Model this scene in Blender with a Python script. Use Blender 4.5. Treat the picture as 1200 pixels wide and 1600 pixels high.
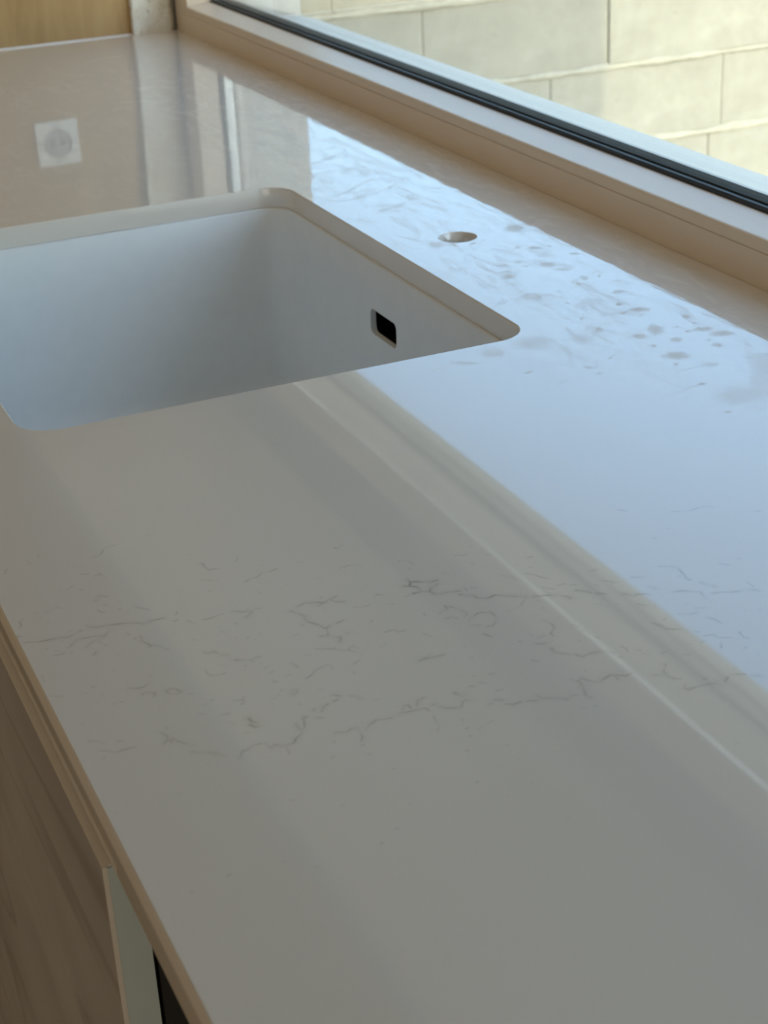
import bpy, bmesh, math, random
import numpy as np
from mathutils import Vector, Matrix

random.seed(7)
rng = np.random.default_rng(11)
scene = bpy.context.scene
for o in list(bpy.data.objects):
    bpy.data.objects.remove(o, do_unlink=True)
COL = scene.collection

# ----------------------------------------------------------------- camera
CT = 0.90                       # worktop height above the floor
CAM = np.array([0.0, 0.0, CT + 0.41])
RM = np.array([[0.912339499, -0.406881041, -0.045655858],
               [-0.213067283, -0.376594084, -0.901542694],
               [0.349626903, 0.832240779, -0.430274696]])   # rows: right, down, forward
FPX = 2600.84
cam_d = bpy.data.cameras.new('camera')
cam = bpy.data.objects.new('camera', cam_d)
COL.objects.link(cam)
cam_d.sensor_fit = 'VERTICAL'
cam_d.sensor_height = 36.0
cam_d.sensor_width = 27.0
cam_d.lens = FPX / 1600.0 * 36.0
cam_d.clip_start = 0.01
M4 = Matrix.Identity(4)
for i in range(3):
    M4[i][0], M4[i][1], M4[i][2], M4[i][3] = RM[0][i], -RM[1][i], -RM[2][i], CAM[i]
cam.matrix_world = M4
cam_d.dof.use_dof = True
cam_d.dof.focus_distance = 0.98
cam_d.dof.aperture_fstop = 20.0
scene.camera = cam

# ----------------------------------------------------------------- world, sun, daylight
SUN_EL = math.radians(30)
world = bpy.data.worlds.new('sky'); scene.world = world
world.use_nodes = True
wn = world.node_tree; wn.nodes.clear()
sky = wn.nodes.new('ShaderNodeTexSky')
sky.sky_type = 'NISHITA'
sky.sun_disc = False
sky.sun_elevation = SUN_EL
sky.sun_rotation = math.radians(180)
sky.air_density = 1.0
sky.dust_density = 1.2
sky.ozone_density = 1.0
bg = wn.nodes.new('ShaderNodeBackground'); bg.inputs['Strength'].default_value = 0.75
wo = wn.nodes.new('ShaderNodeOutputWorld')
wn.links.new(sky.outputs[0], bg.inputs[0]); wn.links.new(bg.outputs[0], wo.inputs[0])

sd = bpy.data.lights.new('sun', 'SUN'); sd.energy = 2.35; sd.color = (1.0, 0.85, 0.60); sd.angle = math.radians(0.25)
sun = bpy.data.objects.new('sun', sd); COL.objects.link(sun)
sun.rotation_euler = Vector((0.0, math.cos(SUN_EL), -math.sin(SUN_EL))).to_track_quat('-Z', 'Y').to_euler()

# added area light for daylight from behind the viewer; no opening is built
ad = bpy.data.lights.new('rear_daylight', 'AREA'); ad.shape = 'RECTANGLE'; ad.size = 2.2; ad.size_y = 2.0
ad.energy = 15.0; ad.color = (1.0, 0.92, 0.79)
al = bpy.data.objects.new('rear_daylight', ad); COL.objects.link(al)
al.location = (-0.9, -2.57, 1.25); al.rotation_euler = (math.radians(90), 0, 0)

# weak warm fill added at the wall opposite, where no window is built
ed = bpy.data.lights.new('opposite_fill', 'AREA'); ed.shape = 'RECTANGLE'; ed.size = 1.5; ed.size_y = 2.4
ed.energy = 1.9; ed.color = (1.0, 0.84, 0.62)
el_ = bpy.data.objects.new('opposite_fill', ed); COL.objects.link(el_)
el_.location = (-3.17, 1.0, 1.1); el_.rotation_euler = (0, math.radians(-90), 0)

# the strip window lets the sky in: sampling portal in its opening
pd = bpy.data.lights.new('window_portal', 'AREA'); pd.shape = 'RECTANGLE'; pd.size = 0.54; pd.size_y = 2.9
pd.cycles.is_portal = True
po = bpy.data.objects.new('window_portal', pd); COL.objects.link(po)
po.location = (0.845, 0.99, CT + 0.24); po.rotation_euler = (0, math.radians(90), 0)

# warm fill added overhead, out of view, given a lamp body further down
FILL_XY = (-0.35, 1.60)
ld = bpy.data.lights.new('added_fill_light', 'AREA'); ld.shape = 'DISK'; ld.size = 0.46
ld.energy = 2.2; ld.color = (1.0, 0.79, 0.53)
lo_ = bpy.data.objects.new('added_fill_light', ld); COL.objects.link(lo_)
lo_.location = (FILL_XY[0], FILL_XY[1], 2.478)

vs = scene.view_settings
vs.view_transform = 'Standard'; vs.look = 'None'; vs.gamma = 1.0; vs.exposure = 0.0
vs.use_curve_mapping = False

# ----------------------------------------------------------------- helpers
def new_obj(name, me, mat=None, parent=None, kind=None, label=None, cat=None, group=None):
    o = bpy.data.objects.new(name, me); COL.objects.link(o)
    if mat is not None and me is not None: me.materials.append(mat)
    if parent is not None: o.parent = parent
    if kind: o['kind'] = kind
    if label: o['label'] = label
    if cat: o['category'] = cat
    if group: o['group'] = group
    return o

def empty(name, loc=(0, 0, 0), kind=None, label=None, cat=None):
    o = new_obj(name, None, None, None, kind, label, cat)
    o.location = loc
    return o

def local(o, parent):
    """children are modelled in world coordinates: undo the parent's place"""
    if parent is not None: o.location = -Vector(parent.location)
    return o

def mesh(name, v, f, smooth=False):
    me = bpy.data.meshes.new(name); me.from_pydata([tuple(p) for p in v], [], f); me.update()
    if smooth:
        me.polygons.foreach_set('use_smooth', [True] * len(me.polygons))
    return me

def box_me(name, x0, x1, y0, y1, z0, z1, bev=0.0, seg=2):
    bm = bmesh.new()
    bmesh.ops.create_cube(bm, size=1.0)
    for v in bm.verts:
        v.co = Vector((x0 + (v.co.x + .5) * (x1 - x0), y0 + (v.co.y + .5) * (y1 - y0), z0 + (v.co.z + .5) * (z1 - z0)))
    if bev > 0:
        bmesh.ops.bevel(bm, geom=bm.edges[:], offset=bev, segments=seg, affect='EDGES', profile=0.5)
    me = bpy.data.meshes.new(name); bm.to_mesh(me); bm.free()
    return me

def box(name, x0, x1, y0, y1, z0, z1, mat, parent=None, bev=0.0, seg=2, **kw):
    return local(new_obj(name, box_me(name, x0, x1, y0, y1, z0, z1, bev, seg), mat, parent, **kw), parent)

def at(u, v):
    """photo pixel -> point of the worktop plane"""
    d = RM.T @ np.array([u - 600.0, v - 800.0, FPX])
    t = -0.41 / d[2]
    return d[0] * t, d[1] * t

# ----------------------------------------------------------------- materials
class NT:
    def __init__(s, name):
        s.m = bpy.data.materials.new(name); s.m.use_nodes = True
        s.t = s.m.node_tree; s.t.nodes.clear()
        s.out = s.n('ShaderNodeOutputMaterial')
    def n(s, kind, **kw):
        nd = s.t.nodes.new(kind)
        for k, v in kw.items(): setattr(nd, k, v)
        return nd
    def l(s, a, b): s.t.links.new(a, b)
    def coord(s, scale=(1, 1, 1), rot=(0, 0, 0)):
        tc = s.n('ShaderNodeTexCoord'); mp = s.n('ShaderNodeMapping')
        mp.inputs['Scale'].default_value = scale; mp.inputs['Rotation'].default_value = rot
        s.l(tc.outputs['Object'], mp.inputs['Vector']); return mp.outputs[0]
    def noise(s, vec, scale, detail=4, rough=.55, dist=0.0):
        nd = s.n('ShaderNodeTexNoise'); nd.inputs['Scale'].default_value = scale
        nd.inputs['Detail'].default_value = detail; nd.inputs['Roughness'].default_value = rough
        nd.inputs['Distortion'].default_value = dist
        s.l(vec, nd.inputs['Vector']); return nd.outputs['Fac']
    def ramp(s, fac, stops):
        nd = s.n('ShaderNodeValToRGB'); cr = nd.color_ramp
        while len(cr.elements) < len(stops): cr.elements.new(.5)
        for e, (p, c) in zip(cr.elements, stops):
            e.position = p; e.color = (*c, 1) if len(c) == 3 else c
        s.l(fac, nd.inputs[0]); return nd.outputs[0]
    def mix(s, fac, a, b, blend='MIX'):
        nd = s.n('ShaderNodeMix', data_type='RGBA', blend_type=blend)
        for i, x in ((0, fac), (6, a), (7, b)):
            if isinstance(x, (int, float)): nd.inputs[i].default_value = x
            elif isinstance(x, tuple): nd.inputs[i].default_value = (*x, 1)
            else: s.l(x, nd.inputs[i])
        return nd.outputs[2]
    def math(s, op, a, b=None, clamp=False):
        nd = s.n('ShaderNodeMath', operation=op, use_clamp=clamp)
        for i, x in ((0, a), (1, b)):
            if x is None: continue
            if isinstance(x, (int, float)): nd.inputs[i].default_value = x
            else: s.l(x, nd.inputs[i])
        return nd.outputs[0]
    def attr(s, name):
        nd = s.n('ShaderNodeAttribute'); nd.attribute_name = name; return nd.outputs['Fac']
    def bump(s, h, strength=.3, dist=.001, normal=None):
        nd = s.n('ShaderNodeBump'); nd.inputs['Strength'].default_value = strength
        nd.inputs['Distance'].default_value = dist
        s.l(h, nd.inputs['Height']); 
        if normal is not None: s.l(normal, nd.inputs['Normal'])
        return nd.outputs[0]
    def bsdf(s, color, rough=.5, metal=0.0, spec=.5, normal=None, ior=1.5):
        b = s.n('ShaderNodeBsdfPrincipled')
        def put(k, x):
            if isinstance(x, (int, float)): b.inputs[k].default_value = x
            elif isinstance(x, tuple): b.inputs[k].default_value = (*x, 1)
            else: s.l(x, b.inputs[k])
        put('Base Color', color); put('Roughness', rough); put('Metallic', metal)
        put('Specular IOR Level', spec); put('IOR', ior)
        if normal is not None: s.l(normal, b.inputs['Normal'])
        s.l(b.outputs[0], s.out.inputs[0]); return b

def plain(name, color, rough=.5, metal=0.0, spec=.5, var=.06, vscale=30, bump=.08, bdist=.0006):
    t = NT(name); c = t.coord()
    n = t.noise(c, vscale, 5)
    dk = tuple(x * (1 - var) for x in color); lt = tuple(min(1, x * (1 + var)) for x in color)
    t.bsdf(t.ramp(n, [(.3, dk), (.7, lt)]), rough, metal, spec, t.bump(t.noise(c, vscale * 6, 3), bump, bdist) if bump else None)
    return t.m

def make_counter():
    t = NT('quartz_worktop'); c = t.coord()
    vein = t.attr('vein'); sm = t.attr('smudge'); wet = t.attr('wet'); tint = t.attr('tint')
    cloud = t.noise(c, 3.5, 4)
    base = t.ramp(cloud, [(.3, (.805, .742, .648)), (.7, (.830, .772, .684))])
    speck = t.noise(c, 900, 2)
    base = t.mix(t.ramp(speck, [(.66, (0, 0, 0)), (.74, (.35, .35, .35))]), base, (.55, .53, .50))
    vcol = t.mix(tint, (.32, .275, .225), (.44, .34, .19))
    col = t.mix(vein, base, vcol)
    # dried water film is a little duller than the polish
    film = t.noise(t.coord((1.0, .35, 1), (0, 0, .5)), 55, 6, .6, 1.2)
    filmw = t.math('MULTIPLY', t.ramp(film, [(.50, (0, 0, 0)), (.66, (1, 1, 1))]), wet)
    dull = t.math('ADD', sm, t.math('MULTIPLY', filmw, .34), clamp=True)
    rough = t.math('ADD', t.math('MULTIPLY', dull, .10), .032)
    bh = t.math('MULTIPLY', t.noise(t.coord((1.0, .4, 1), (0, 0, .7)), 60, 3, .5, .8), wet)
    nrm = t.bump(bh, .10, .0010)
    b = t.bsdf(col, rough, 0, 1.0, nrm, 1.52)
    # dried film: matt, no polish
    df = t.n('ShaderNodeBsdfDiffuse'); t.l(t.mix(.35, col, (.70, .66, .58)), df.inputs[0])
    mx = t.n('ShaderNodeMixShader'); t.l(dull, mx.inputs[0]); t.l(b.outputs[0], mx.inputs[1]); t.l(df.outputs[0], mx.inputs[2])
    t.l(mx.outputs[0], t.out.inputs[0])
    return t.m

def make_wood():
    t = NT('raw_wood_board'); c = t.coord((9, 1, 1.3))
    n = t.noise(c, 4.5, 7, .6, .6); n2 = t.noise(t.coord((2, 1, .6)), 5, 3)
    col = t.mix(.5, t.ramp(n, [(.28, (.34, .205, .080)), (.5, (.48, .305, .130)), (.72, (.56, .385, .180))]),
                t.ramp(n2, [(.3, (.33, .212, .094)), (.7, (.53, .362, .175))]))
    t.bsdf(col, .6, 0, .3, t.bump(n, .2, .001)); return t.m

def make_marble_laminate():
    t = NT('taupe_marbled_laminate')
    w = t.noise(t.coord((1, .9, 2.6), (math.radians(-6), 0, 0)), 1.7, 3, .5, 1.2)
    w2 = t.noise(t.coord((1, .7, 4.0), (math.radians(-4), 0, 0)), 1.9, 2, .5, .9)
    col = t.ramp(w, [(.32, (.40, .385, .36)), (.47, (.60, .575, .54)), (.6, (.69, .67, .635)), (.72, (.57, .545, .51))])
    streak = t.ramp(w2, [(.455, (0, 0, 0)), (.49, (1, 1, 1)), (.505, (0, 0, 0))])
    col = t.mix(t.math('MULTIPLY', streak, .45), col, (.24, .215, .185))
    t.bsdf(col, .32, 0, .5); return t.m

def make_plaster():
    t = NT('rough_patched_plaster'); c = t.coord()
    n = t.noise(c, 28, 7, .65, .5); n2 = t.noise(c, 70, 5, .6)
    col = t.ramp(n, [(.28, (.44, .35, .24)), (.40, (.74, .67, .54)), (.54, (.86, .83, .73)), (.7, (.90, .90, .86))])
    pit = t.ramp(n2, [(.33, (.35, .35, .35)), (.40, (0, 0, 0))])
    col = t.mix(pit, col, (.16, .13, .09))
    t.bsdf(col, .85, 0, .2, t.bump(n, .8, .004)); return t.m

def make_block():
    t = NT('concrete_block'); c = t.coord()
    n = t.noise(c, 6, 6, .6); n2 = t.noise(c, 120, 4, .7); n3 = t.noise(c, 40, 3)
    oi = t.n('ShaderNodeObjectInfo')
    n4 = t.noise(c, 22, 6, .7)
    col = t.ramp(t.math('ADD', t.math('MULTIPLY', n, .5), t.math('MULTIPLY', n4, .5)), [(.36, (.310, .292, .238)), (.64, (.415, .395, .325))])
    col = t.mix(t.math('MULTIPLY', oi.outputs['Random'], .25), col, (.30, .282, .230))
    col = t.mix(t.ramp(n3, [(.27, (.7, .7, .7)), (.33, (0, 0, 0))]), col, (.21, .195, .155))
    h = t.math('ADD', t.math('MULTIPLY', n2, .5), n3)
    t.bsdf(col, .9, 0, .15, t.bump(h, .5, .003)); return t.m

def make_glass():
    t = NT('window_glass')
    tr = t.n('ShaderNodeBsdfTransparent'); tr.inputs[0].default_value = (.963, .986, .976, 1)
    gl = t.n('ShaderNodeBsdfGlossy'); gl.inputs['Roughness'].default_value = .02
    lw = t.n('ShaderNodeLayerWeight'); lw.inputs['Blend'].default_value = .5
    schlick = t.math('ADD', t.math('MULTIPLY', t.math('POWER', lw.outputs['Facing'], 5.0), .96), .035)
    mx = t.n('ShaderNodeMixShader')
    c = t.coord(); dirt = t.noise(c, 12, 5, .6)
    t.l(t.math('ADD', schlick, t.math('MULTIPLY', dirt, .004)), mx.inputs[0])
    t.l(tr.outputs[0], mx.inputs[1]); t.l(gl.outputs[0], mx.inputs[2])
    t.l(mx.outputs[0], t.out.inputs[0]); return t.m

M = dict(
    counter=make_counter(), wood=make_wood(), laminate=make_marble_laminate(), plaster=make_plaster(),
    block=make_block(), glass=make_glass(),
    mortar=plain('lime_mortar', (.44, .415, .335), .92, 0, .1, .12, 40, .5, .002),
    sink=plain('grey_white_composite', (.85, .88, .88), .42, 0, .4, .015, 60, .04, .0004),
    dark=plain('black_cavity', (.006, .006, .006), .8, 0, .1, .05, 20, 0),
    frame=plain('white_lacquered_frame', (.88, .745, .585), .34, 0, .4, .015, 12, .02, .0004),
    rubber=plain('black_rubber_gasket', (.016, .018, .018), .55, 0, .4, .1, 60, .05),
    sealant_dark=plain('dark_edge_seal', (.036, .042, .038), .7, 0, .04, .18, 35, .05),
    alu=plain('bright_aluminium_spacer', (.92, .93, .93), .14, 1.0, .5, .03, 30, .02),
    sill=plain('pale_grey_sill', (.59, .53, .45), .45, 0, .4, .03, 25, .05),
    render=plain('pale_grey_render', (.76, .74, .68), .9, 0, .1, .05, 25, .3, .001),
    paint=plain('warm_white_paint', (.70, .655, .585), .8, 0, .2, .02, 8, .05),
    ceiling=plain('ceiling_paint', (.76, .74, .70), .85, 0, .2, .015, 8, .03),
    splash=plain('grey_upper_wall_paint', (.12, .13, .14), .75, 0, .2, .02, 10, .05),
    floor=plain('warm_oak_floor', (.42, .33, .23), .5, 0, .4, .15, 5, .05),
    edge=plain('grey_edge_band', (.58, .66, .63), .5, 0, .4, .02, 40, .02),
    topedge=plain('lightened_edge_band', (.78, .71, .60), .45, 0, .4, .03, 40, .02),  # edge band, coloured lighter as the highlight along the door's rim
    black=plain('black_carcass_board', (.022, .020, .019), .6, 0, .4, .1, 30, .03),
    white_plastic=plain('white_socket_plastic', (.82, .82, .80), .4, 0, .4, .02, 60, 0),
    grey_plastic=plain('grey_socket_plastic', (.44, .45, .46), .45, 0, .4, .03, 60, 0),
    silicone=plain('pale_silicone', (.86, .83, .80), .4, 0, .4, .03, 60, .05),
    ground=plain('pale_concrete_ground', (.78, .72, .60), .95, 0, .1, .12, 6, .3, .003),
    cab=plain('grey_cabinet_lacquer', (.50, .51, .51), .5, 0, .4, .015, 10, .0),
    under=plain('taupe_cabinet_underside', (.95, .86, .74), .55, 0, .3, .03, 6, .0),
)

# ================================================================= the room
FAR = 2.49            # far wall
WIN = 0.7495          # inner face of the window frame, back edge of the worktop
OUT = 0.93            # outer face of the house wall
NEARW = -2.6; LEFTW = -3.2; CEIL = 2.55
yN, yF = -0.45, 2.435           # window opening along the wall
zB, zT = CT + 0.0395, CT + 0.4300  # window opening in height
FW = 0.058                       # face width of the frame

box('floor', LEFTW - .1, OUT, NEARW - .1, FAR + .25, -0.12, 0.0, M['floor'], kind='structure', label='warm oak floor of the kitchen')
box('ceiling', LEFTW - .1, OUT, NEARW - .1, FAR + .25, CEIL, CEIL + .15, M['ceiling'], kind='structure', label='plain painted kitchen ceiling')
box('wall_near', LEFTW, OUT, NEARW - .1, NEARW, 0, CEIL, M['paint'], kind='structure', label='warm white wall behind the viewer')
box('wall_left', LEFTW - .1, LEFTW, NEARW, FAR, 0, CEIL, M['paint'], kind='structure', label='warm white wall facing the window')

# window wall: below, above, beside the strip window
ww = empty('wall_window', (0.84, 1.0, 0), kind='structure', label='house wall that holds the strip window')
box('wall_base', WIN + .003, OUT, NEARW, FAR + .25, 0, CT - 0.021, M['render'], ww)
box('wall_top', WIN + .003, .8425, NEARW, FAR + .25, zT + FW, CEIL, M['render'], ww)
box('outer_lintel', .8427, OUT, NEARW, FAR + .25, CT + .56, CEIL, M['render'], ww)
box('wall_pier', WIN + .003, OUT, yF + FW - .052, FAR + .25, CT - 0.021, zT + FW, M['render'], ww)
box('wall_pier', WIN + .003, OUT, NEARW, yN - FW, CT - 0.021, zT + FW, M['render'], ww)
# inner facing above the window
box('wall_facing', WIN - .001, WIN + .003, NEARW, FAR, zT + FW + .0005, CEIL, M['splash'], ww)

# far wall with raw board and a strip of patched plaster in the corner
wf = empty('wall_far', (-1.0, FAR + .1, 0), kind='structure', label='far kitchen wall of raw board with patched plaster corner')
box('wall_core', LEFTW, WIN + .003, FAR + .02, FAR + .2, 0, CEIL, M['paint'], wf)
box('wood_board', LEFTW, 0.6815, FAR + .003, FAR + .02, CT - .3, CEIL, M['wood'], wf, label='raw brown wood board behind the worktop')

def plaster_strip():
    nx, nz = 22, 150
    x0, x1, z0, z1 = 0.679, 0.7465, CT - .02, CT + 1.0
    v = []; f = []
    r = np.random.default_rng(5)
    jit = np.cumsum(r.normal(0, .0006, nz + 1)); jit -= np.linspace(0, jit[-1], nz + 1)
    for k in range(nz + 1):
        for i in range(nx + 1):
            s = i / nx
            x = x0 + (x1 - x0) * s + (jit[k] * 1.2 + r.normal(0, .0006)) * (1 - s) ** 3
            d = .006 * math.sin(s * 5 + k * .11) * .35 + r.normal(0, .0007)
            d += -.006 * (1 - s) ** 6 if s < .3 else 0
            if s > .86: d += .012 * (s - .86) / .14          # drawn back into a dark gap at the frame
            v.append((x, FAR - .0035 + d, z0 + (z1 - z0) * k / nz))
    for k in range(nz):
        for i in range(nx):
            a = k * (nx + 1) + i
            f.append((a, a + 1, a + nx + 2, a + nx + 1))
    n0 = len(v)
    # closed back
    v += [(x0, FAR + .02, z0), (x1, FAR + .02, z0), (x1, FAR + .02, z1), (x0, FAR + .02, z1)]
    W = nx + 1
    f.append((n0, n0 + 3, n0 + 2, n0 + 1))
    for k in range(nz):
        f.append((k * W, (k + 1) * W, n0 + 3) if k >= nz // 2 else (k * W, (k + 1) * W, n0))
        f.append((k * W + nx, n0 + 2, (k + 1) * W + nx) if k >= nz // 2 else (k * W + nx, n0 + 1, (k + 1) * W + nx))
    return mesh('plaster_strip', v, f, True)
local(new_obj('plaster_strip', plaster_strip(), M['plaster'], wf, label='rough off-white plaster strip in the corner'), wf)

# ================================================================= window_1
win = empty('window_1', (0.80, 1.0, CT), kind='structure', label='white framed strip window above the worktop')
SIDES = ('bottom', 'top', 'near', 'far')
def ring_sides(prof, closed=True):
    """profile of (x, d): d = distance outward from the edge of the opening; four mitred lengths"""
    def corner(x, d, sy, sz):
        return (x, (yN - d) if sy < 0 else (yF + d), (zB - d) if sz < 0 else (zT + d))
    ends = {'bottom': ((-1, -1), (1, -1)), 'top': ((1, 1), (-1, 1)), 'near': ((-1, 1), (-1, -1)), 'far': ((1, -1), (1, 1))}
    out = {}
    n = len(prof)
    for s in SIDES:
        v = []; f = []
        for e in ends[s]:
            for (x, d) in prof: v.append(corner(x, d, *e))
        for i in range(n if closed else n - 1):
            j = (i + 1) % n
            f.append((i, i + n, j + n, j))
        if closed:
            f.append(tuple(range(n))); f.append(tuple(range(2 * n - 1, n - 1, -1)))
        me = mesh(s, v, f)
        bm = bmesh.new(); bm.from_mesh(me); bmesh.ops.recalc_face_normals(bm, faces=bm.faces); bm.to_mesh(me); bm.free()
        out[s] = me
    return out
NAMES = {'bottom': 'rail', 'top': 'rail', 'near': 'jamb', 'far': 'jamb'}
frame_prof = [(WIN, FW), (WIN, .0117), (WIN + .0008, .0111), (.842, .0111), (.842, FW)]
bead_prof = [(WIN, .0105), (WIN, .0020), (WIN + .0006, .0006), (WIN + .0020, 0.0), (.7845, -.0043), (.7893, -.0043), (.7893, .0105)]
gask_prof = [(.7838, .003), (.7838, -.0056), (.7865, -.0076), (.7896, -.0078), (.7896, .003)]
spac_prof = [(.7946, .008), (.7946, -.0078), (.8072, -.0084), (.8072, .008)]
obead_prof = [(.8126, .0105), (.8126, -.0062), (.8165, -.0062), (.8420, .0040), (.8420, .0105)]
gask2 = ring_sides([(.7868, .003), (.7868, -.0058), (.7896, -.0060), (.7896, .003)])
fr = ring_sides(frame_prof); be = ring_sides(bead_prof); ga = ring_sides(gask_prof); sp = ring_sides(spac_prof); ob = ring_sides(obead_prof)
for s in SIDES:
    r_ = local(new_obj(NAMES[s], fr[s], M['frame'], win), win)
    for nm, d, m in (('glazing_bead', be, M['frame']), ('gasket', ga if s == 'bottom' else gask2, M['sill'] if s == 'top' else M['rubber']), ('spacer_bar', sp, {'bottom': M['sealant_dark'], 'top': M['sill']}.get(s, M['alu'])), ('outer_bead', ob, M['sill'])):
        o = new_obj(nm, d[s], m, r_)
        if nm == 'spacer_bar' and s == 'far': o['label'] = 'bright aluminium spacer bar'
# metal strip added under the head to mirror a bright line
box('glint_strip', WIN - .0065, WIN - .0003, yN, yF, zT, zT + .0030, M['alu'], win, label='metal strip added to mirror a bright line under the window head')
for x0 in (.7900, .8080):
    box('pane', x0, x0 + .004, yN - .002, yF + .002, zB - .002, zT + .002, M['glass'], win)
# sloping outside sill
sx0, sx1, sz0, sz1 = .8422, .957, CT + .0345, CT - .0010
v = [(sx0, yN, sz0), (sx1 - .003, yN, sz1 + .001), (sx1, yN, sz1 - .002), (sx1, yN, sz1 - .03), (sx1 - .02, yN, sz1 - .03), (sx0, yN, CT - .0205)]
n = len(v); v += [(x, yF + .004, z) for (x, y, z) in v]
f = [(i, (i + 1) % n, (i + 1) % n + n, i + n) for i in range(n)] + [tuple(range(n - 1, -1, -1)), tuple(range(n, 2 * n))]
local(new_obj('outside_sill', mesh('outside_sill', v, f), M['sill'], win, label='pale sloping outside sill'), win)

# ================================================================= worktop
FX = 0.1112
SX0, SX1, SY0, SY1, SR = .174, .551, 1.013, 1.526, .028     # sink cut-out
HX, HY, HR = .615, 1.268, .0172                             # tap hole
RX0, RX1, RY0, RY1 = SX0 - .010, SX1 + .010, SY0 - .010, SY1 + .010
HB = .024
NEAR_END, BACKX = -0.75, WIN - .0005
TH = .0195

def rrect(x0, x1, y0, y1, r, na=12, ns=16):
    """closed loop; returns points and outward ray centres (arc centre or None)"""
    pts = []
    cs = [(x1 - r, y1 - r, 0), (x0 + r, y1 - r, 90), (x0 + r, y0 + r, 180), (x1 - r, y0 + r, 270)]
    for ci, (cx, cy, a0) in enumerate(cs):
        for k in range(na + 1):
            a = math.radians(a0 + 90 * k / na)
            pts.append((cx + r * math.cos(a), cy + r * math.sin(a), math.cos(a), math.sin(a)))
        nx_, ny_, b0 = cs[(ci + 1) % 4]
        a = math.radians(a0 + 90)
        p = (cx + r * math.cos(a), cy + r * math.sin(a)); q = (nx_ + r * math.cos(a), ny_ + r * math.sin(a))
        for k in range(1, ns):
            s = k / ns
            pts.append((p[0] + (q[0] - p[0]) * s, p[1] + (q[1] - p[1]) * s, math.cos(a), math.sin(a)))
    return pts

verts_np = []; faces_np = []; count = 0; smooth_flags = []
def push(v, f, smooth=False):
    global count
    v = np.asarray(v, float).reshape(-1, 3); f = np.asarray(f, int).reshape(-1, 4) + count
    verts_np.append(v); faces_np.append(f); count += len(v); smooth_flags.append(np.full(len(f), smooth))
def grid(x0, x1, y0, y1, dx, dy, z=CT, flip=False):
    nx = max(1, int(math.ceil((x1 - x0) / dx))); ny = max(1, int(math.ceil((y1 - y0) / dy)))
    X, Y = np.meshgrid(np.linspace(x0, x1, nx + 1), np.linspace(y0, y1, ny + 1))
    v = np.stack([X.ravel(), Y.ravel(), np.full(X.size, z)], 1)
    i, j = np.meshgrid(np.arange(nx), np.arange(ny))
    a = (j * (nx + 1) + i).ravel()
    f = np.stack([a, a + 1, a + nx + 2, a + nx + 1], 1)
    push(v, f[:, ::-1] if flip else f)
def loops(ls, smooth=True, flip=False):
    n = len(ls[0]); v = [p for l in ls for p in l]; f = []
    for k in range(len(ls) - 1):
        for i in range(n):
            j = (i + 1) % n
            q = (k * n + i, k * n + j, (k + 1) * n + j, (k + 1) * n + i)
            f.append(q[::-1] if flip else q)
    push(v, f, smooth)

# top surface, finest where veins and water marks lie
FINE0, FINE1 = .49, .93
XS = RX1
grid(FX, XS, FINE0, FINE1, .0008, .0008)
grid(FX, XS, FINE1, RY0, .0016, .0016)
grid(XS, BACKX, FINE0, RY0, .0012, .0012)
grid(FX, BACKX, NEAR_END, FINE0, .05, .05)
grid(FX, RX0, RY0, RY1, .004, .004)
grid(XS, BACKX, RY0, HY - HB, .0012, .0016)
grid(XS, HX - HB, HY - HB, HY + HB, .0012, .0016)
grid(HX + HB, BACKX, HY - HB, HY + HB, .0012, .0016)
grid(XS, BACKX, HY + HB, RY1, .0012, .0016)
grid(FX, BACKX, RY1, 2.15, .0022, .0028)
grid(FX, BACKX, 2.15, FAR, .01, .01)
# ring round the sink cut-out
def ring_top(pts, x0, x1, y0, y1, z, m=5, flip=False):
    inner = [(p[0], p[1]) for p in pts]; outer = []
    for (x, y, nx, ny) in pts:
        ts = []
        if nx > 1e-9: ts.append((x1 - x) / nx)
        if nx < -1e-9: ts.append((x0 - x) / nx)
        if ny > 1e-9: ts.append((y1 - y) / ny)
        if ny < -1e-9: ts.append((y0 - y) / ny)
        t = min(ts); outer.append((x + nx * t, y + ny * t))
    ls = []
    for k in range(m + 1):
        s = k / m
        ls.append([(a[0] + (b[0] - a[0]) * s, a[1] + (b[1] - a[1]) * s, z) for a, b in zip(inner, outer)])
    loops(ls, False, flip)
lp = rrect(SX0, SX1, SY0, SY1, SR, 12, 90)
ring_top(lp, RX0, RX1, RY0, RY1, CT, 5, True)
def inset(pts, d, z): return [(x - nx * d, y - ny * d, z) for (x, y, nx, ny) in pts]
loops([inset(lp, 0, CT), inset(lp, .0005, CT - .0003), inset(lp, .0008, CT - .0010), inset(lp, .0008, CT - TH)], True, True)
# tap hole
hp = [(HX + HR * math.cos(a), HY + HR * math.sin(a), math.cos(a), math.sin(a)) for a in np.linspace(0, 2 * math.pi, 48, endpoint=False)]
ring_top(hp, HX - HB, HX + HB, HY - HB, HY + HB, CT, 5, True)
loops([inset(hp, 0, CT), inset(hp, .0004, CT - .0004), inset(hp, .0004, CT - TH)], True, True)
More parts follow.
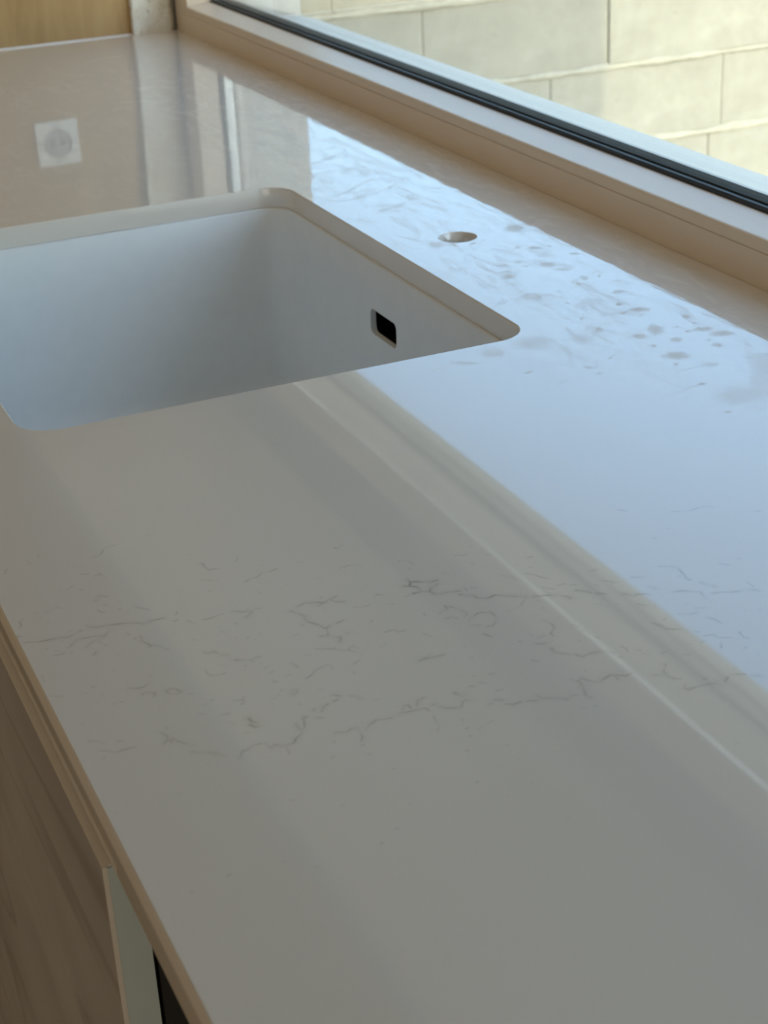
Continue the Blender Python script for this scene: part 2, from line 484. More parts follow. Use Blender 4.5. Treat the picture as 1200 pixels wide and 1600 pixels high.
# front edge (eased), ends, underside
prof = [(FX, CT), (FX - .0011, CT - .0005), (FX - .0026, CT - .0024), (FX - .0030, CT - .0036), (FX - .0030, CT - TH + .0015), (FX - .0022, CT - TH)]
for (a, b) in zip(prof[:-1], prof[1:]):
    push([(a[0], NEAR_END, a[1]), (a[0], FAR, a[1]), (b[0], FAR, b[1]), (b[0], NEAR_END, b[1])], [(0, 1, 2, 3)])
UX = FX - .0022
push([(BACKX, NEAR_END, CT), (BACKX, FAR, CT), (BACKX, FAR, CT - TH), (BACKX, NEAR_END, CT - TH)], [(3, 2, 1, 0)])
push([(FX, NEAR_END, CT), (BACKX, NEAR_END, CT), (BACKX, NEAR_END, CT - TH), (UX, NEAR_END, CT - TH)], [(3, 2, 1, 0)])
push([(FX, FAR, CT), (BACKX, FAR, CT), (BACKX, FAR, CT - TH), (UX, FAR, CT - TH)], [(0, 1, 2, 3)])
zb = CT - TH
grid(UX, BACKX, NEAR_END, RY0, 1, 1, zb, True); grid(UX, RX0, RY0, RY1, 1, 1, zb, True); grid(UX, BACKX, RY1, FAR, 1, 1, zb, True)
grid(XS, BACKX, RY0, HY - HB, 1, 1, zb, True); grid(XS, BACKX, HY + HB, RY1, 1, 1, zb, True)
grid(XS, HX - HB, HY - HB, HY + HB, 1, 1, zb, True); grid(HX + HB, BACKX, HY - HB, HY + HB, 1, 1, zb, True)
ring_top(hp, HX - HB, HX + HB, HY - HB, HY + HB, zb, 1)
ring_top(lp, RX0, RX1, RY0, RY1, zb, 1)

VV = np.concatenate(verts_np); FF = np.concatenate(faces_np); SF = np.concatenate(smooth_flags)
me = bpy.data.meshes.new('countertop')
me.vertices.add(len(VV)); me.vertices.foreach_set('co', VV.astype(np.float32).ravel())
me.loops.add(FF.size); me.loops.foreach_set('vertex_index', FF.astype(np.int32).ravel())
me.polygons.add(len(FF)); me.polygons.foreach_set('loop_start', (np.arange(len(FF)) * 4).astype(np.int32))
try: me.polygons.foreach_set('loop_total', np.full(len(FF), 4, np.int32))
except Exception: pass
me.polygons.foreach_set('use_smooth', SF)
me.update(calc_edges=True); me.validate()

# ---- veins of the stone and dried water marks, drawn on the slab
top = np.abs(VV[:, 2] - CT) < 1e-6
PX_, PY_ = VV[:, 0], VV[:, 1]
order = np.argsort(PY_); sortedY = PY_[order]
A = {k: np.zeros(len(VV), np.float32) for k in ('vein', 'smudge', 'wet', 'tint')}
def window_idx(x0, x1, y0, y1):
    a, b = np.searchsorted(sortedY, y0), np.searchsorted(sortedY, y1)
    idx = order[a:b]
    return idx[(PX_[idx] >= x0) & (PX_[idx] <= x1) & top[idx]]
def stroke(pts, w, s, name='vein', jitter=.0, soft=1.0):
    pts = np.array(pts, float)
    if jitter > 0:
        out = [pts[0]]
        for a, b in zip(pts[:-1], pts[1:]):
            L = np.hypot(*(b - a)); k = max(1, int(L / .004))
            for i in range(1, k + 1):
                q = a + (b - a) * i / k
                if i < k: q = q + rng.normal(0, jitter, 2)
                out.append(q)
        pts = np.array(out)
    ph = rng.uniform(0, 100)
    run = 0
    for a, b in zip(pts[:-1], pts[1:]):
        m = w * 3.2
        idx = window_idx(min(a[0], b[0]) - m, max(a[0], b[0]) + m, min(a[1], b[1]) - m, max(a[1], b[1]) + m)
        L = np.hypot(*(b - a))
        if len(idx) and L > 1e-9:
            P = np.stack([PX_[idx], PY_[idx]], 1); d = (b - a) / L
            t = np.clip((P - a) @ d, 0, L); q = a + t[:, None] * d
            dist = np.hypot(*(P - q).T)
            mod = .62 + .38 * np.sin(ph + (run + t) * 420) * np.sin(ph * 1.7 + (run + t) * 173)
            val = s * mod * np.exp(-(dist / w) ** 2 * soft)
            A[name][idx] = np.maximum(A[name][idx], val)
        run += L
def blob(c, rx, ry, ang, s, name, edge=.35):
    m = max(rx, ry) * 1.5
    idx = window_idx(c[0] - m, c[0] + m, c[1] - m, c[1] + m)
    if not len(idx): return
    dx, dy = PX_[idx] - c[0], PY_[idx] - c[1]
    u = dx * math.cos(ang) + dy * math.sin(ang); w = -dx * math.sin(ang) + dy * math.cos(ang)
    th = np.arctan2(w / ry, u / rx)
    p1, p2 = rng.uniform(0, 6.28, 2)
    r = np.hypot(u / rx, w / ry) * (1 + .12 * np.sin(2 * th + p1) + .07 * np.sin(5 * th + p2))
    val = s * np.clip((1 - r) / edge + .5, 0, 1)
    A[name][idx] = np.maximum(A[name][idx], val)

def tile(ox, oy, k, rows):
    for row in rows:
        s, txt = row[0], row[1]
        w = row[2] if len(row) > 2 else .00060
        ti = row[3] if len(row) > 3 else 0
        for pl in txt.split(';'):
            q = [tuple(float(c) for c in p.split(',')) for p in pl.split()]
            if len(q) == 1: q.append((q[0][0] + 5, q[0][1] + 1))
            P = [at(ox + x / k, oy + y / k) for x, y in q]
            stroke(P, w, min(1, s * .78), 'vein', .00045)
            if s > .55: stroke(P, w * 3.5, s * .16, 'vein', .0008)
            if ti: stroke(P, w * 2, ti, 'tint')
tile(0, 830, 4, [
    (.8, '160,695 250,690 300,680 380,665 430,662 470,640 510,620'),
    (.8, '545,585 560,600 610,600 660,590 720,582 790,575 850,572 900,578 950,558 990,550 1025,543'),
    (.6, '430,725 460,700 475,680 520,670 570,660 620,655 655,650 690,615;540,725 570,695 620,675 655,660'),
    (.5, '585,440 600,415 640,405 670,410;590,440 620,430;610,490 630,505 650,508;590,160 630,145 655,100 700,92 725,85'),
    (.55, '835,460 860,478 900,485 935,490', .0006, .3), (.5, '175,180 190,205;235,165 240,150;120,560 130,590 122,610'),
    (.45, '505,268 550,268;590,280 620,265 640,280 665,290;420,365 445,350 455,340;30,265 40,240;920,25 945,25'),
    (.5, '340,775 380,770 410,757'), (.7, '585,775 600,750 600,770;105,658 125,662'),
    (.6, '875,655 890,690 930,705 940,725;890,690 950,715 1000,718 1050,738'),
    (.5, '1085,560 1110,555;1100,520 1108,500;1170,560 1200,570;800,490 815,490;740,488 760,490;650,460 662,460'),
    (.35, '220,515 235,510;280,510 310,500;345,478 370,478;300,575 312,578;130,560 145,550'),
])
tile(0, 1000, 4, [
    (.6, '800,302 870,302 900,290 940,265;890,340 920,325 970,330 965,350', .0006, .5),
    (.6, '1040,320 1060,305 1100,308 1135,325 1100,340 1060,335 1040,320'),
    (.5, '550,630 600,632 650,645;735,630 770,630;1180,338 1200,338'),
    (.55, '620,690 680,692 720,705 760,690 800,680 850,665'),
    (.65, '1010,580 1050,605 1030,645;1070,615 1120,635 1200,660;1040,620 1075,635'),
    (.3, '320,350 390,352;260,220 275,260;700,190 712,190;530,335 545,333;630,330 645,350;1040,385 1055,400;1035,545 1045,560'),
])
tile(300, 830, 4, [
    (.55, '35,203 65,200 80,225 105,242 140,235 175,232;335,315 355,300 410,285 430,262 480,255 530,235;70,553 110,545 150,532 190,515'),
    (.6, '250,500 320,505 360,495 385,488 425,482;335,540 360,520 375,500'),
    (.8, '655,475 680,460 710,448 790,445 830,445 860,425 905,405;790,465 840,440;900,440 950,440;860,425 890,440'),
    (.8, '615,500 680,520 705,535 720,565 760,575 800,590 830,608 860,592;845,610 850,650;805,657 850,655 880,662 930,662 925,690', .00065, .4),
    (.6, '905,575 950,555;965,640 1000,632'), (.5, '770,738 860,735 930,742 980,745 990,715;980,745 1060,765'),
    (.7, '70,755 100,762 140,752 170,765 215,775', .0006, .4), (.5, '1010,478 1060,475 1110,462;1150,395 1190,400'),
    (.4, '410,375 425,390;270,190 285,160;885,100 905,108 940,88;55,305 150,310;270,570 283,585;685,585 695,588;0,572 15,575;0,680 12,680'),
    (.35, '950,228 970,215 1060,212;660,195 690,190;790,292 800,292'),
])
tile(300, 1000, 4, [
    (.7, '265,125 330,127 370,120 420,105'), (.5, '75,180 100,215 130,222 190,215 205,208;455,175 480,165;485,210 505,198;615,145 640,155 660,172'),
    (.55, '715,240 745,220 770,190 820,165 850,155 880,180'), (.6, '620,335 635,310 660,315 650,335 620,338'),
    (.7, '880,343 930,350;985,350 1030,352 1050,368;880,385 910,372;850,400 825,415 810,445;760,440 765,430;780,485 815,488'),
    (.7, '690,490 720,480;645,520 660,545 680,560;700,480 705,540 690,565 680,590 645,618'),
    (.8, '300,735 315,695 345,685 390,655 430,648;460,645 480,665 500,670;510,655 560,662 600,655 640,640 650,615'),
    (.5, '590,665 600,690 610,715;1125,380 1165,368;1010,150 1050,122;780,55 860,55'),
    (.85, '355,490 375,510 405,520;360,530 400,545 415,540', .0009, .8), (.5, '225,510 245,520 260,530;190,465 230,460', .0008, .5),
    (.4, '260,378 310,375;320,355 345,355;305,400 330,400;320,355 325,400;80,403 92,405;120,375 130,372;40,460 95,465;515,262 525,262'),
    (.6, '895,580 970,575 990,558 1020,550 1050,570 1065,600 1060,630;1090,560 1110,530 1150,500 1200,495'),
    (.6, '0,698 40,705 80,697 130,708 200,720'), (.4, '885,632 892,640;800,310 812,310;560,310 570,320;665,400 675,405;500,365 525,365'),
])
tile(600, 830, 4, [
    (1.0, '150,305 165,320 160,340;165,318 200,315 240,318 290,318 335,305;335,330 300,350 285,370 290,380;120,343 180,345 210,350 230,370;180,390 230,378 290,378 320,392 370,390', .0007),
    (.9, '385,382 430,380 470,373;470,395 520,402 560,405 580,418 640,420 665,412 690,400 740,402 820,407 890,410;940,408 1000,402 1080,400 1140,408 1170,418', .0007),
    (.5, '520,370 500,350;540,355 575,352'),
    (.6, '345,515 360,500 400,485 380,465;410,470 470,490 520,515 505,535;390,545 430,535 460,545;530,560 545,540 590,510 640,508 665,505 700,535 700,560 680,590 640,597;560,585 600,590'),
    (.7, '625,642 670,660'), (.35, '890,410 870,440 850,470 780,500;730,278 800,290 830,305'),
    (.6, '1000,555 1050,580 1065,605 1040,640 1060,655;940,700 970,705 1010,700;960,670 1000,655'),
    (.8, '1045,730 1065,755 1120,765 1180,770 1200,775'), (.5, '0,632 70,615 90,630 130,620', .0006, .4),
    (.45, '245,640 300,660;0,455 60,455;130,408 165,402'), (.6, '245,790 330,782 375,770'),
    (.4, '90,188 150,185 185,210;480,155 525,142;540,95 555,97;640,145 660,148;365,262 400,265;820,208 840,210'),
    (.5, '880,265 930,270 1030,295;990,350 1060,360;1080,340 1130,328;1165,335 1200,335;1180,380 1200,370;845,690 855,690;250,515 258,525'),
])
tile(600, 1000, 4, [
    (.7, '220,128 270,115 340,102 375,92'), (.65, '0,495 50,485;90,460 170,445 210,435 260,425 280,440;120,440 120,410 150,405 165,425;205,410 212,375 250,360', .0006, .3),
    (.6, '345,415 380,425 440,425 485,418 490,385 520,373 550,382;300,405 325,400'),
    (.8, '440,330 470,345 490,350', .0010, .6), (.7, '690,372 740,378;760,400 810,402 860,385;660,400 680,395'),
    (.3, '310,475 330,510 345,545 335,570;590,560 625,535 680,505'),
    (.7, '890,382 950,378;955,348 990,365 1050,362 1150,370;1155,350 1200,345'),
    (.5, '530,290 560,290;600,265 640,270;665,208 690,205;555,222 563,222;920,128 965,130;965,492 970,494;720,790 726,792;490,497 495,500'),
])
tile(900, 780, 4, [
    (.8, '0,570 40,572 95,585;125,588 180,592;300,590 360,605 385,595 440,592 470,595'), (.5, '150,510 200,512 255,520;85,450 130,440'),
    (.75, '600,420 640,435 670,465 690,495 715,505;780,520 830,535 870,548'),
    (.75, '605,580 660,572 740,578 780,580 810,620;850,588 920,580 1030,575;1040,568 1140,570'),
    (.6, '640,718 700,718 755,710;750,680 800,680;820,740 865,750 910,775;485,775 540,795;390,655 430,665;450,545 500,558;350,488 420,488'),
    (.45, '590,78 700,75 760,55 860,48;260,65 320,75;890,400 955,412;1070,520 1110,545;480,240 500,245;520,420 590,420;1110,75 1150,75'),
])
tile(900, 950, 4, [
    (.7, '485,95 520,105 560,130 650,135'), (.7, '0,290 40,305 80,285 130,275 190,270 230,280'),
    (.5, '270,305 300,310;280,240 310,250 325,270;30,140 85,158;120,180 160,195'),
    (.75, '10,460 40,440 80,455 140,465 180,440 210,420 255,418 310,425 350,405;240,420 265,445;30,470 50,510 60,545 95,560', .0007, .2),
    (.6, '480,420 540,420 550,385;550,395 580,430 650,445;555,350 560,365'),
    (.75, '680,480 675,500 700,510 760,490 830,475 880,470 915,485;930,460 950,432;970,415 1060,412;1090,420 1150,425'),
    (.55, '800,175 850,165 890,185 960,185 1010,190;1020,150 1050,185 1080,188;780,215 800,205;905,215 910,250'),
    (.4, '420,280 460,295;670,290 710,292;530,285 560,275;800,442 820,440'),
])
# loose crumbs of vein between the drawn ones
for k in range(150):
    u, vv_ = rng.uniform(60, 1190), rng.normal(1000, 75)
    a = at(u, vv_); b = at(u + rng.uniform(-6, 9), vv_ + rng.uniform(-3, 3))
    stroke([a, b], .0006, rng.uniform(.10, .38))
for k in range(70):                                  # dark grains
    a = at(rng.uniform(150, 1190), rng.uniform(1150, 1590)); stroke([a, (a[0] + .0006, a[1])], .0005, rng.uniform(.2, .6))

def spots(ox, oy, k, rows, s=1.0):
    for (x, y, rx, ry) in rows:
        c = at(ox + x / k, oy + y / k); a = at(ox + (x + rx) / k, oy + y / k); b = at(ox + x / k, oy + (y + ry) / k)
        ex = (a[0] - c[0], a[1] - c[1])
        blob(c, math.hypot(*ex), math.hypot(b[0] - c[0], b[1] - c[1]), math.atan2(ex[1], ex[0]), s, 'smudge', .7)
def marks(ox, oy, k, rows, name='smudge'):
    for (s, w, txt) in rows:
        for pl in txt.split(';'):
            P = [at(ox + float(p.split(',')[0]) / k, oy + float(p.split(',')[1]) / k) for p in pl.split()]
            stroke(P, w, s, name, .0006)
spots(950, 430, 4.8, [(80, 124, 42, 14), (80, 219, 28, 11), (113, 285, 20, 8), (245, 258, 65, 18), (250, 296, 15, 6), (355, 408, 65, 32), (240, 458, 50, 20),
    (510, 484, 50, 16), (345, 530, 25, 9), (515, 603, 80, 32), (585, 309, 30, 12), (650, 357, 20, 6), (595, 420, 18, 7), (515, 388, 15, 5), (710, 405, 60, 17),
    (850, 438, 80, 22), (758, 487, 15, 6), (820, 524, 42, 13), (970, 383, 20, 7), (510, 668, 18, 10), (700, 816, 32, 10), (900, 1025, 28, 9), (17, 620, 18, 6)], .58)
spots(950, 430, 4.8, [(1000, 900, 180, 70), (1180, 700, 110, 90), (1150, 830, 90, 80), (1150, 610, 90, 30), (760, 670, 70, 14), (1105, 1000, 45, 8), (600, 910, 25, 6)], .30)
spots(700, 330, 4.8, [(185, 243, 25, 8), (517, 275, 22, 8), (650, 273, 50, 9), (525, 380, 30, 10), (405, 410, 48, 7), (575, 411, 25, 6), (455, 492, 48, 20), (745, 403, 60, 16),
    (850, 435, 60, 8), (950, 318, 38, 9), (1020, 500, 33, 16), (1135, 485, 15, 7), (980, 545, 15, 7), (895, 688, 18, 8), (1005, 803, 18, 8), (265, 213, 10, 6), (760, 262, 20, 6)], .50)
spots(700, 330, 4.8, [(-80, 250, 55, 22), (440, 455, 50, 8), (490, 130, 60, 30), (30, 250, 45, 12), (620, 640, 90, 25)], .45)
spots(600, 480, 3.43, [(585, 245, 70, 22), (430, 300, 60, 10), (800, 190, 90, 28), (1060, 170, 60, 25)], .35)
spots(600, 480, 3.43, [(1150, 120, 25, 12), (1060, 62, 15, 7), (1095, 322, 22, 9), (1135, 315, 12, 5), (1155, 355, 20, 5), (775, 350, 18, 8), (280, 332, 15, 6)], .45)
marks(600, 480, 3.43, [(.4, .0012, '890,415 960,405 970,385;960,210 990,250 1000,320;690,215 725,220')])
marks(700, 330, 4.8, [(.45, .0014, '120,440 260,520 400,610;200,380 330,450 430,520;0,430 140,432'), (.35, .0035, '430,520 560,620 700,690 760,720'),
                      (.5, .0016, '400,0 520,60 620,125 760,190 860,250 1000,290 1190,360')])
marks(950, 430, 4.8, [(.55, .0014, '160,0 260,45 420,120 560,185 700,235'), (.35, .0014, '780,250 900,330 1010,370 1180,460;540,720 690,680 800,670;440,910 560,870 650,830;1040,480 1055,560 1040,620')])
marks(450, 170, 4.8, [(.42, .0026, '240,240 330,220 420,270 520,310 600,360;200,410 290,380 370,350 450,350 540,360;300,295 380,292'),
    (.6, .0016, '570,432 680,435;180,495 260,485 325,468;540,655 590,650;950,708 1050,705;185,230 210,230;720,780 680,770'),
    (.38, .0030, '250,710 330,690 470,690 550,660 700,620 780,580;680,770 800,740 900,690 1020,660;120,625 180,610 240,605;360,650 450,620 600,540 700,520;420,490 450,460 520,430;200,95 250,120;870,510 960,505;1070,600 1150,590;0,355 140,325')])
marks(0, 660, 3, [(.3, .0010, '420,55 480,55;540,40 640,20;270,375 320,380')])
marks(0, 40, 4, [(.35, .003, '540,230 650,205 760,190;760,480 880,470 1000,480'), (.4, .002, '880,1022 920,1020')])
# wet-wiped zone round the tap hole and along the window
tm = np.where(top)[0]
X_, Y_ = PX_[tm], PY_[tm]
def bumpf(v, a, b, c, d): return np.clip((v - a) / (b - a), 0, 1) * np.clip((d - v) / (d - c), 0, 1)
A['wet'][tm] = np.maximum(bumpf(Y_, .85, 1.0, 2.0, 2.3) * bumpf(X_, .50, .56, .735, .7495), .35 * bumpf(Y_, 1.45, 1.55, 2.2, 2.4))
for k, arr in A.items():
    at_ = me.attributes.new(k, 'FLOAT', 'POINT'); at_.data.foreach_set('value', np.clip(arr, 0, 1))
ct = new_obj('countertop', me, M['counter'], label='pale veined quartz worktop with sink cut-out and tap hole', cat='countertop')
box('sealant_line', -.4, .683, FAR - .0015, FAR + .0025, CT - .004, CT + .0022, M['silicone'], ct, .0008, label='thin pale sealant line along the far edge')

# ================================================================= sink
snk = empty('kitchen_sink', ((SX0 + SX1) / 2, (SY0 + SY1) / 2, CT - .22), label='grey-white undermount sink bowl set in the worktop', cat='sink')
def basin_mesh():
    zt = CT - .0198
    ins = -.0006
    bx0, bx1, by0, by1 = SX0 - ins, SX1 + ins, SY0 - ins, SY1 + ins
    def loop(d, z, r): return [(x, y, z) for (x, y, nx, ny) in rrect(bx0 + d, bx1 - d, by0 + d, by1 - d, r, 10, 6)]
    ls = [loop(-.022, zt - .012, SR + .022), loop(-.022, zt, SR + .022), loop(.0018, zt, SR), loop(.0026, zt - .0004, SR), loop(.0032, zt - .0016, SR)]
    depth = .190; fr_ = .022
    for k in range(1, 6): ls.append(loop(.0032 + .004 * k / 5, zt - .0016 - (depth - fr_ - .0016) * k / 5, SR - .001))
    for k in range(1, 9):
        a = math.pi / 2 * k / 8
        ls.append(loop(.0072 + fr_ * (1 - math.cos(a)), zt - depth + fr_ - fr_ * math.sin(a), SR - .001 - .012 * k / 8))
    ls.append(loop(.06, zt - depth - .002, .015)); ls.append(loop(.12, zt - depth - .003, .012))
    n_in = len(ls)
    bm = bmesh.new()
    rings = [[bm.verts.new(p) for p in l] for l in ls]
    n = len(rings[0])
    for a, b in zip(rings[:-1], rings[1:]):
        for i in range(n):
            j = (i + 1) % n; bm.faces.new((a[i], b[i], b[j], a[j]))
    bm.faces.new(rings[-1])
    # outer shell
    outs = [loop(-.0008, zt - .012, SR), loop(-.0008, zt - depth - .010, SR)]
    oring = [[bm.verts.new(p) for p in l] for l in outs]
    seq = [rings[0]] + oring
    for a, b in zip(seq[:-1], seq[1:]):
        for i in range(n):
            j = (i + 1) % n; bm.faces.new((a[j], b[j], b[i], a[i]))
    bm.faces.new(oring[-1][::-1])
    bmesh.ops.recalc_face_normals(bm, faces=bm.faces)
    m_ = bpy.data.meshes.new('basin'); bm.to_mesh(m_); bm.free()
    m_.polygons.foreach_set('use_smooth', [True] * len(m_.polygons))
    return m_
bas = local(new_obj('basin', basin_mesh(), M['sink'], snk), snk)
# overflow slot cut through the window-side wall of the bowl
OY0, OY1, OZ0, OZ1 = 1.2520, 1.3078, CT - .0862, CT - .0630
bm = bmesh.new()
prof_o = []
for (cy, cz, a0) in ((OY1 - .006, OZ1 - .006, 0), (OY0 + .006, OZ1 - .006, 90), (OY0 + .006, OZ0 + .006, 180), (OY1 - .006, OZ0 + .006, 270)):
    for k in range(7):
        a = math.radians(a0 + 15 * k); prof_o.append((cy + .006 * math.cos(a), cz + .006 * math.sin(a)))
a_ = [bm.verts.new((SX1 - .03, y, z)) for y, z in prof_o]; b_ = [bm.verts.new((SX1 + .03, y, z)) for y, z in prof_o]
for i in range(len(a_)):
    j = (i + 1) % len(a_); bm.faces.new((a_[i], a_[j], b_[j], b_[i]))
bm.faces.new(a_[::-1]); bm.faces.new(b_)
bmesh.ops.recalc_face_normals(bm, faces=bm.faces)
cm = bpy.data.meshes.new('cutter'); bm.to_mesh(cm); bm.free()
cut = bpy.data.objects.new('cutter', cm); COL.objects.link(cut)
bpy.context.view_layer.update()
md = bas.modifiers.new('slot', 'BOOLEAN'); md.operation = 'DIFFERENCE'; md.object = cut; md.solver = 'EXACT'
dg = bpy.context.evaluated_depsgraph_get()
nm_ = bpy.data.meshes.new_from_object(bas.evaluated_get(dg))
bas.modifiers.clear(); bas.data = nm_; nm_.name = 'basin'
for p_ in nm_.polygons:
    p_.use_smooth = True
    c_ = p_.center
for e in nm_.edges: pass
try:
    nm_.set_sharp_from_angle(angle=math.radians(38))
except Exception: pass
bpy.data.objects.remove(cut, do_unlink=True)
# dark overflow channel behind the slot (open towards the bowl)
x0, x1 = SX1 - .0006, SX1 + .030
v = [(x, y, z) for x in (x0, x1) for y in (OY0 - .006, OY1 + .006) for z in (OZ0 - .006, OZ1 + .006)]
f = [(4, 6, 7, 5), (0, 2, 6, 4), (1, 5, 7, 3), (0, 4, 5, 1), (2, 3, 7, 6)]
local(new_obj('overflow_channel', mesh('overflow_channel', v, f), M['dark'], snk, label='black overflow opening'), snk)
# drain
dx_, dy_ = (SX0 + SX1) / 2, (SY0 + SY1) / 2
bm = bmesh.new()
bmesh.ops.create_cone(bm, cap_ends=True, segments=40, radius1=.055, radius2=.052, depth=.003)
bmesh.ops.create_cone(bm, cap_ends=True, segments=40, radius1=.038, radius2=.034, depth=.004, matrix=Matrix.Translation((0, 0, .0035)))
dm = bpy.data.meshes.new('drain'); bm.to_mesh(dm); bm.free()
dr = new_obj('drain', dm, M['alu'], snk); dr.location = Vector((dx_, dy_, CT - .0198 - .1916)) - Vector(snk.location)

# ================================================================= base cabinet with marbled door
DX0, DX1 = .1055, .1222
bc = empty('base_cabinet', (.4, .88, .1), label='base cabinet with taupe marbled doors and black carcass under the worktop', cat='cabinet')
dz1 = CT - .0240
dr_ = box('door', DX0, DX1, .5785, 1.1760, .12, dz1, M['laminate'], bc, .0009, label='taupe door with grey marbled streaks')
box('top_edge_band', DX0 - .0003, DX1 - .0002, .5790, 1.1755, dz1 - .0004, dz1 + .0006, M['topedge'], dr_).location = (-bc.location)
box('edge_lip', DX0 - .0003, DX0 + .0019, .5776, .5790, .12, dz1 + .0005, M['topedge'], dr_)
o = box('side_edge_band', DX0 + .0020, DX1 - .0003, .5779, .5789, .12, dz1 - .0006, M['edge'], dr_)
for c in dr_.children: c.location = (0, 0, 0)
box('side_panel', DX1 + .0020, .700, .5800, .5960, .10, CT - .0215, M['black'], bc)
for y0 in (1.1790, 1.7790):
    box('door', DX0, DX1, y0, y0 + .5975, .12, dz1, M['laminate'], bc, .0009)
box('side_panel', DX1 + .0020, .700, 2.3600, 2.3760, .10, CT - .0215, M['black'], bc)
box('bottom_panel', DX1 + .0020, .700, .5962, 2.3598, .10, .116, M['black'], bc)
box('back_panel', .690, .700, .5962, 2.3598, .117, CT - .03, M['black'], bc)
box('plinth', .165, .180, .5800, 2.376, 0.0, .0995, M['black'], bc)

# ================================================================= wall cabinet over the window (seen mirrored in the worktop)
wc = empty('wall_cabinet', (.58, 1.0, CT + .585), label='long grey wall cabinet hung above the strip window', cat='cabinet')
box('carcass', .434, WIN - .0015, -.6, FAR - .004, CT + .585, CT + 1.35, M['under'], wc, .001)
ys = np.linspace(-.6, FAR - .004, 6)
for k in range(5):
    box('door', .414, .433, ys[k] + .0015, ys[k + 1] - .0015, CT + .580, CT + 1.35, M['cab'], wc, .001)

# ================================================================= unseen lamp body for the added fill light
cl = empty('added_fill_lamp', (FILL_XY[0], FILL_XY[1], CEIL), label='round unseen lamp body added above the aisle as warm fill', cat='lamp')
def turned(name, prof, mat):
    n = 48; v = []; f = []
    for (r, z) in prof:
        for k in range(n): v.append((r * math.cos(2 * math.pi * k / n), r * math.sin(2 * math.pi * k / n), z))
    for i in range(len(prof) - 1):
        for k in range(n):
            j = (k + 1) % n; f.append((i * n + k, (i + 1) * n + k, (i + 1) * n + j, i * n + j))
    f.append(tuple(range(n))); f.append(tuple(range((len(prof) - 1) * n + n - 1, (len(prof) - 1) * n - 1, -1)))
    return new_obj(name, mesh(name, v, f), mat, cl)
turned('base_ring', [(.27, -.0005), (.275, -.02), (.27, -.055), (.25, -.06)], M['white_plastic'])
t_ = NT('fill_lamp_diffuser'); em = t_.n('ShaderNodeEmission'); em.inputs[0].default_value = (1, .85, .66, 1); em.inputs[1].default_value = 1.5
t_.l(em.outputs[0], t_.out.inputs[0])
turned('diffuser', [(.249, -.0605), (.245, -.066), (.20, -.069)], t_.m)

# ================================================================= wall socket on the far board
so = empty('wall_socket', (.5455, FAR + .003, CT + .144), label='white square wall socket without cover on the wood board', cat='socket')
def plate():
    bm = bmesh.new(); out = rrect(-.0325, .0325, -.0335, .0335, .004, 5, 8); inn = [( .0215 * math.cos(t), .0215 * math.sin(t)) for t in [math.atan2(p[1], p[0]) for p in out]]
    lo = [[bm.verts.new((x, 0, z)) for (x, z, _, _) in out], [bm.verts.new((x, -.0035, z)) for (x, z, _, _) in out],
          [bm.verts.new((x * .965, -.0045, z * .965)) for (x, z, _, _) in out], [bm.verts.new((x, -.0045, z)) for (x, z) in inn], [bm.verts.new((x, 0, z)) for (x, z) in inn]]
    n = len(out)
    for a, b in zip(lo[:-1], lo[1:]):
        for i in range(n):
            j = (i + 1) % n; bm.faces.new((a[i], a[j], b[j], b[i]))
    bmesh.ops.recalc_face_normals(bm, faces=bm.faces)
    m_ = bpy.data.meshes.new('cover_frame'); bm.to_mesh(m_); bm.free(); return m_
new_obj('cover_frame', plate(), M['white_plastic'], so)
def disc(name, r, y0, y1, mat, cx=0, cz=0, seg=32):
    bm = bmesh.new()
    bmesh.ops.create_cone(bm, cap_ends=True, segments=seg, radius1=r, radius2=r * .94, depth=abs(y1 - y0),
                          matrix=Matrix.Translation((cx, (y0 + y1) / 2, cz)) @ Matrix.Rotation(math.pi / 2, 4, 'X'))
    m_ = bpy.data.meshes.new(name); bm.to_mesh(m_); bm.free(); return new_obj(name, m_, mat, so)
disc('insert', .0212, -.0002, -.0022, M['grey_plastic'])
for s in (-1, 1): disc('pin_hole', .0028, -.0021, -.0025, M['dark'], .0085 * s, 0, 16)
for (x, z) in ((0, .027), (0, -.027), (.027, 0), (-.027, 0)): disc('screw', .0028, -.0044, -.0052, M['grey_plastic'], x, z, 12)

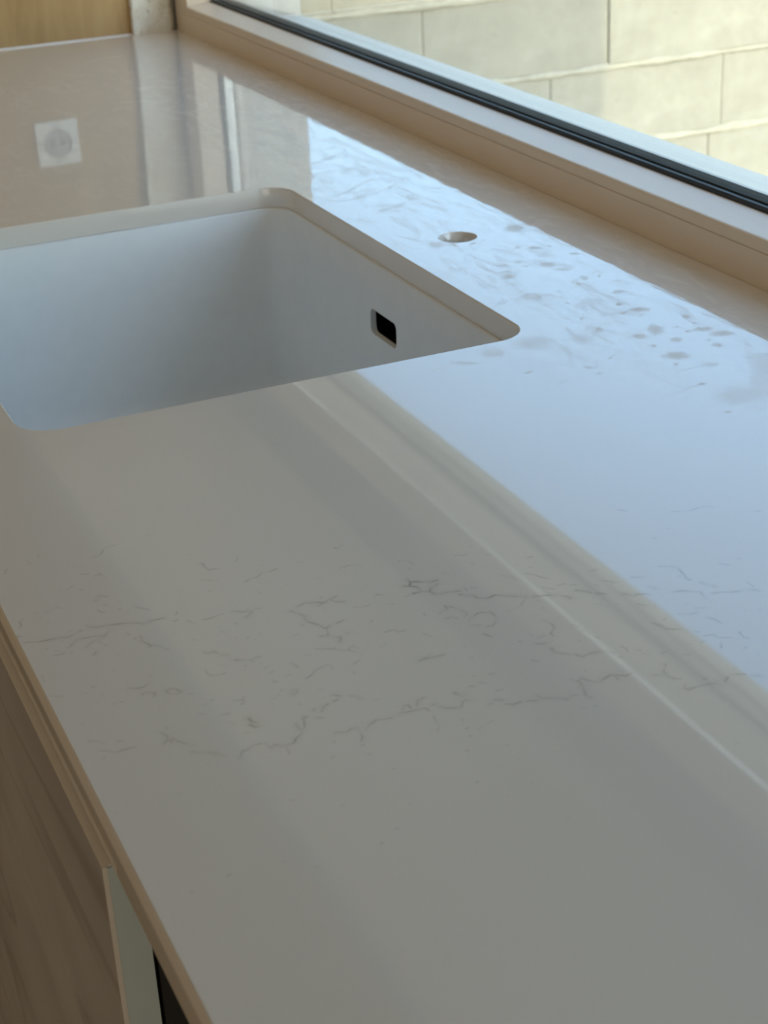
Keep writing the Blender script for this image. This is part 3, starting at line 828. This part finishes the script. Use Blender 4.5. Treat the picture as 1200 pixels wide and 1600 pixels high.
# ================================================================= outside: block wall, ground, added shadow caster
BY = 3.70; BH = .2015; BL = .514
bwall = empty('block_wall', (2.4, BY + .1, -.12), label='sunlit wall of pale concrete blocks outside the window', cat='wall')
zl0 = CT + .41 - .8906 * BY / 4.0          # a bed joint seen in the photograph
xj = {0: 2.411 * BY / 4.0, -1: 2.2315 * BY / 4.0, -2: 2.9523 * BY / 4.0 - .19, 1: 2.411 * BY / 4.0 - .23}
J = .010
XL, XR = OUT + .004, 6.2
z_low = -.12
core = box('mortar_core', XL, XR, BY + .0045, BY + .19, z_low, zl0 + 3 * BH - J, M['mortar'], bwall)
bshared = {}
for row in range(-3, 3):
    z0 = zl0 + row * BH + J / 2; z1 = z0 + BH - J
    off = xj.get(row, xj[0] + .17 * row)
    k0 = math.floor((XL - off) / BL)
    x = off + k0 * BL
    while x < XR:
        a, b = max(x + J * .10, XL), min(x + BL - J * .10, XR)
        if b - a > .03:
            proud = random.uniform(-.0015, .0015)
            if row == 0 and abs(x - off) < .01: proud = -.006
            key = round(b - a, 4)
            if key not in bshared:
                bshared[key] = box_me('block', 0, b - a, 0, .17, 0, z1 - z0, .004, 2)
                bshared[key].materials.append(M['block'])
            o = new_obj('block', bshared[key], None, bwall)
            o.location = Vector((a, BY + proud, z0)) - Vector(bwall.location)
        x += BL
# squeezed-out mortar along each bed joint
for row in range(-2, 3):
    z = zl0 + row * BH
    r = np.random.default_rng(40 + row)
    n = 420; xs = np.linspace(XL, XR, n)
    amp = .0065 + .004 * np.convolve(r.normal(0, 1, n + 12), np.ones(13) / 13, 'valid') * 2.2
    ht = J * .5 + .0035 + .0030 * np.convolve(r.normal(0, 1, n + 6), np.ones(7) / 7, 'valid') * 2
    v = []; f = []
    for i in range(n):
        for (dy, dz) in ((.008, 1.0), (-.6 * amp[i], .8), (-amp[i], 0), (-.6 * amp[i], -.8), (.008, -1.0)):
            v.append((xs[i], BY + dy, z + dz * ht[i]))
    for i in range(n - 1):
        for k in range(4):
            a = i * 5 + k; f.append((a, a + 1, a + 6, a + 5))
    local(new_obj('mortar_joint', mesh('mortar_joint', v, f, True), M['mortar'], bwall), bwall)
gr = box('ground', OUT + .002, 14, -8, 14, -.22, -.12, M['ground'], kind='structure', label='pale concrete ground outside')
caster_z = zl0 + BH + (BY + 3.0) * math.tan(SUN_EL)  # added block out of view, sized so its shadow ends at a bed joint
box('shadow_caster', OUT + .002, 2.398 * BY / 4.0, -3.6, -3.0, -.119, caster_z, M['render'], kind='structure', label='unseen block added to cast shade on the block wall')
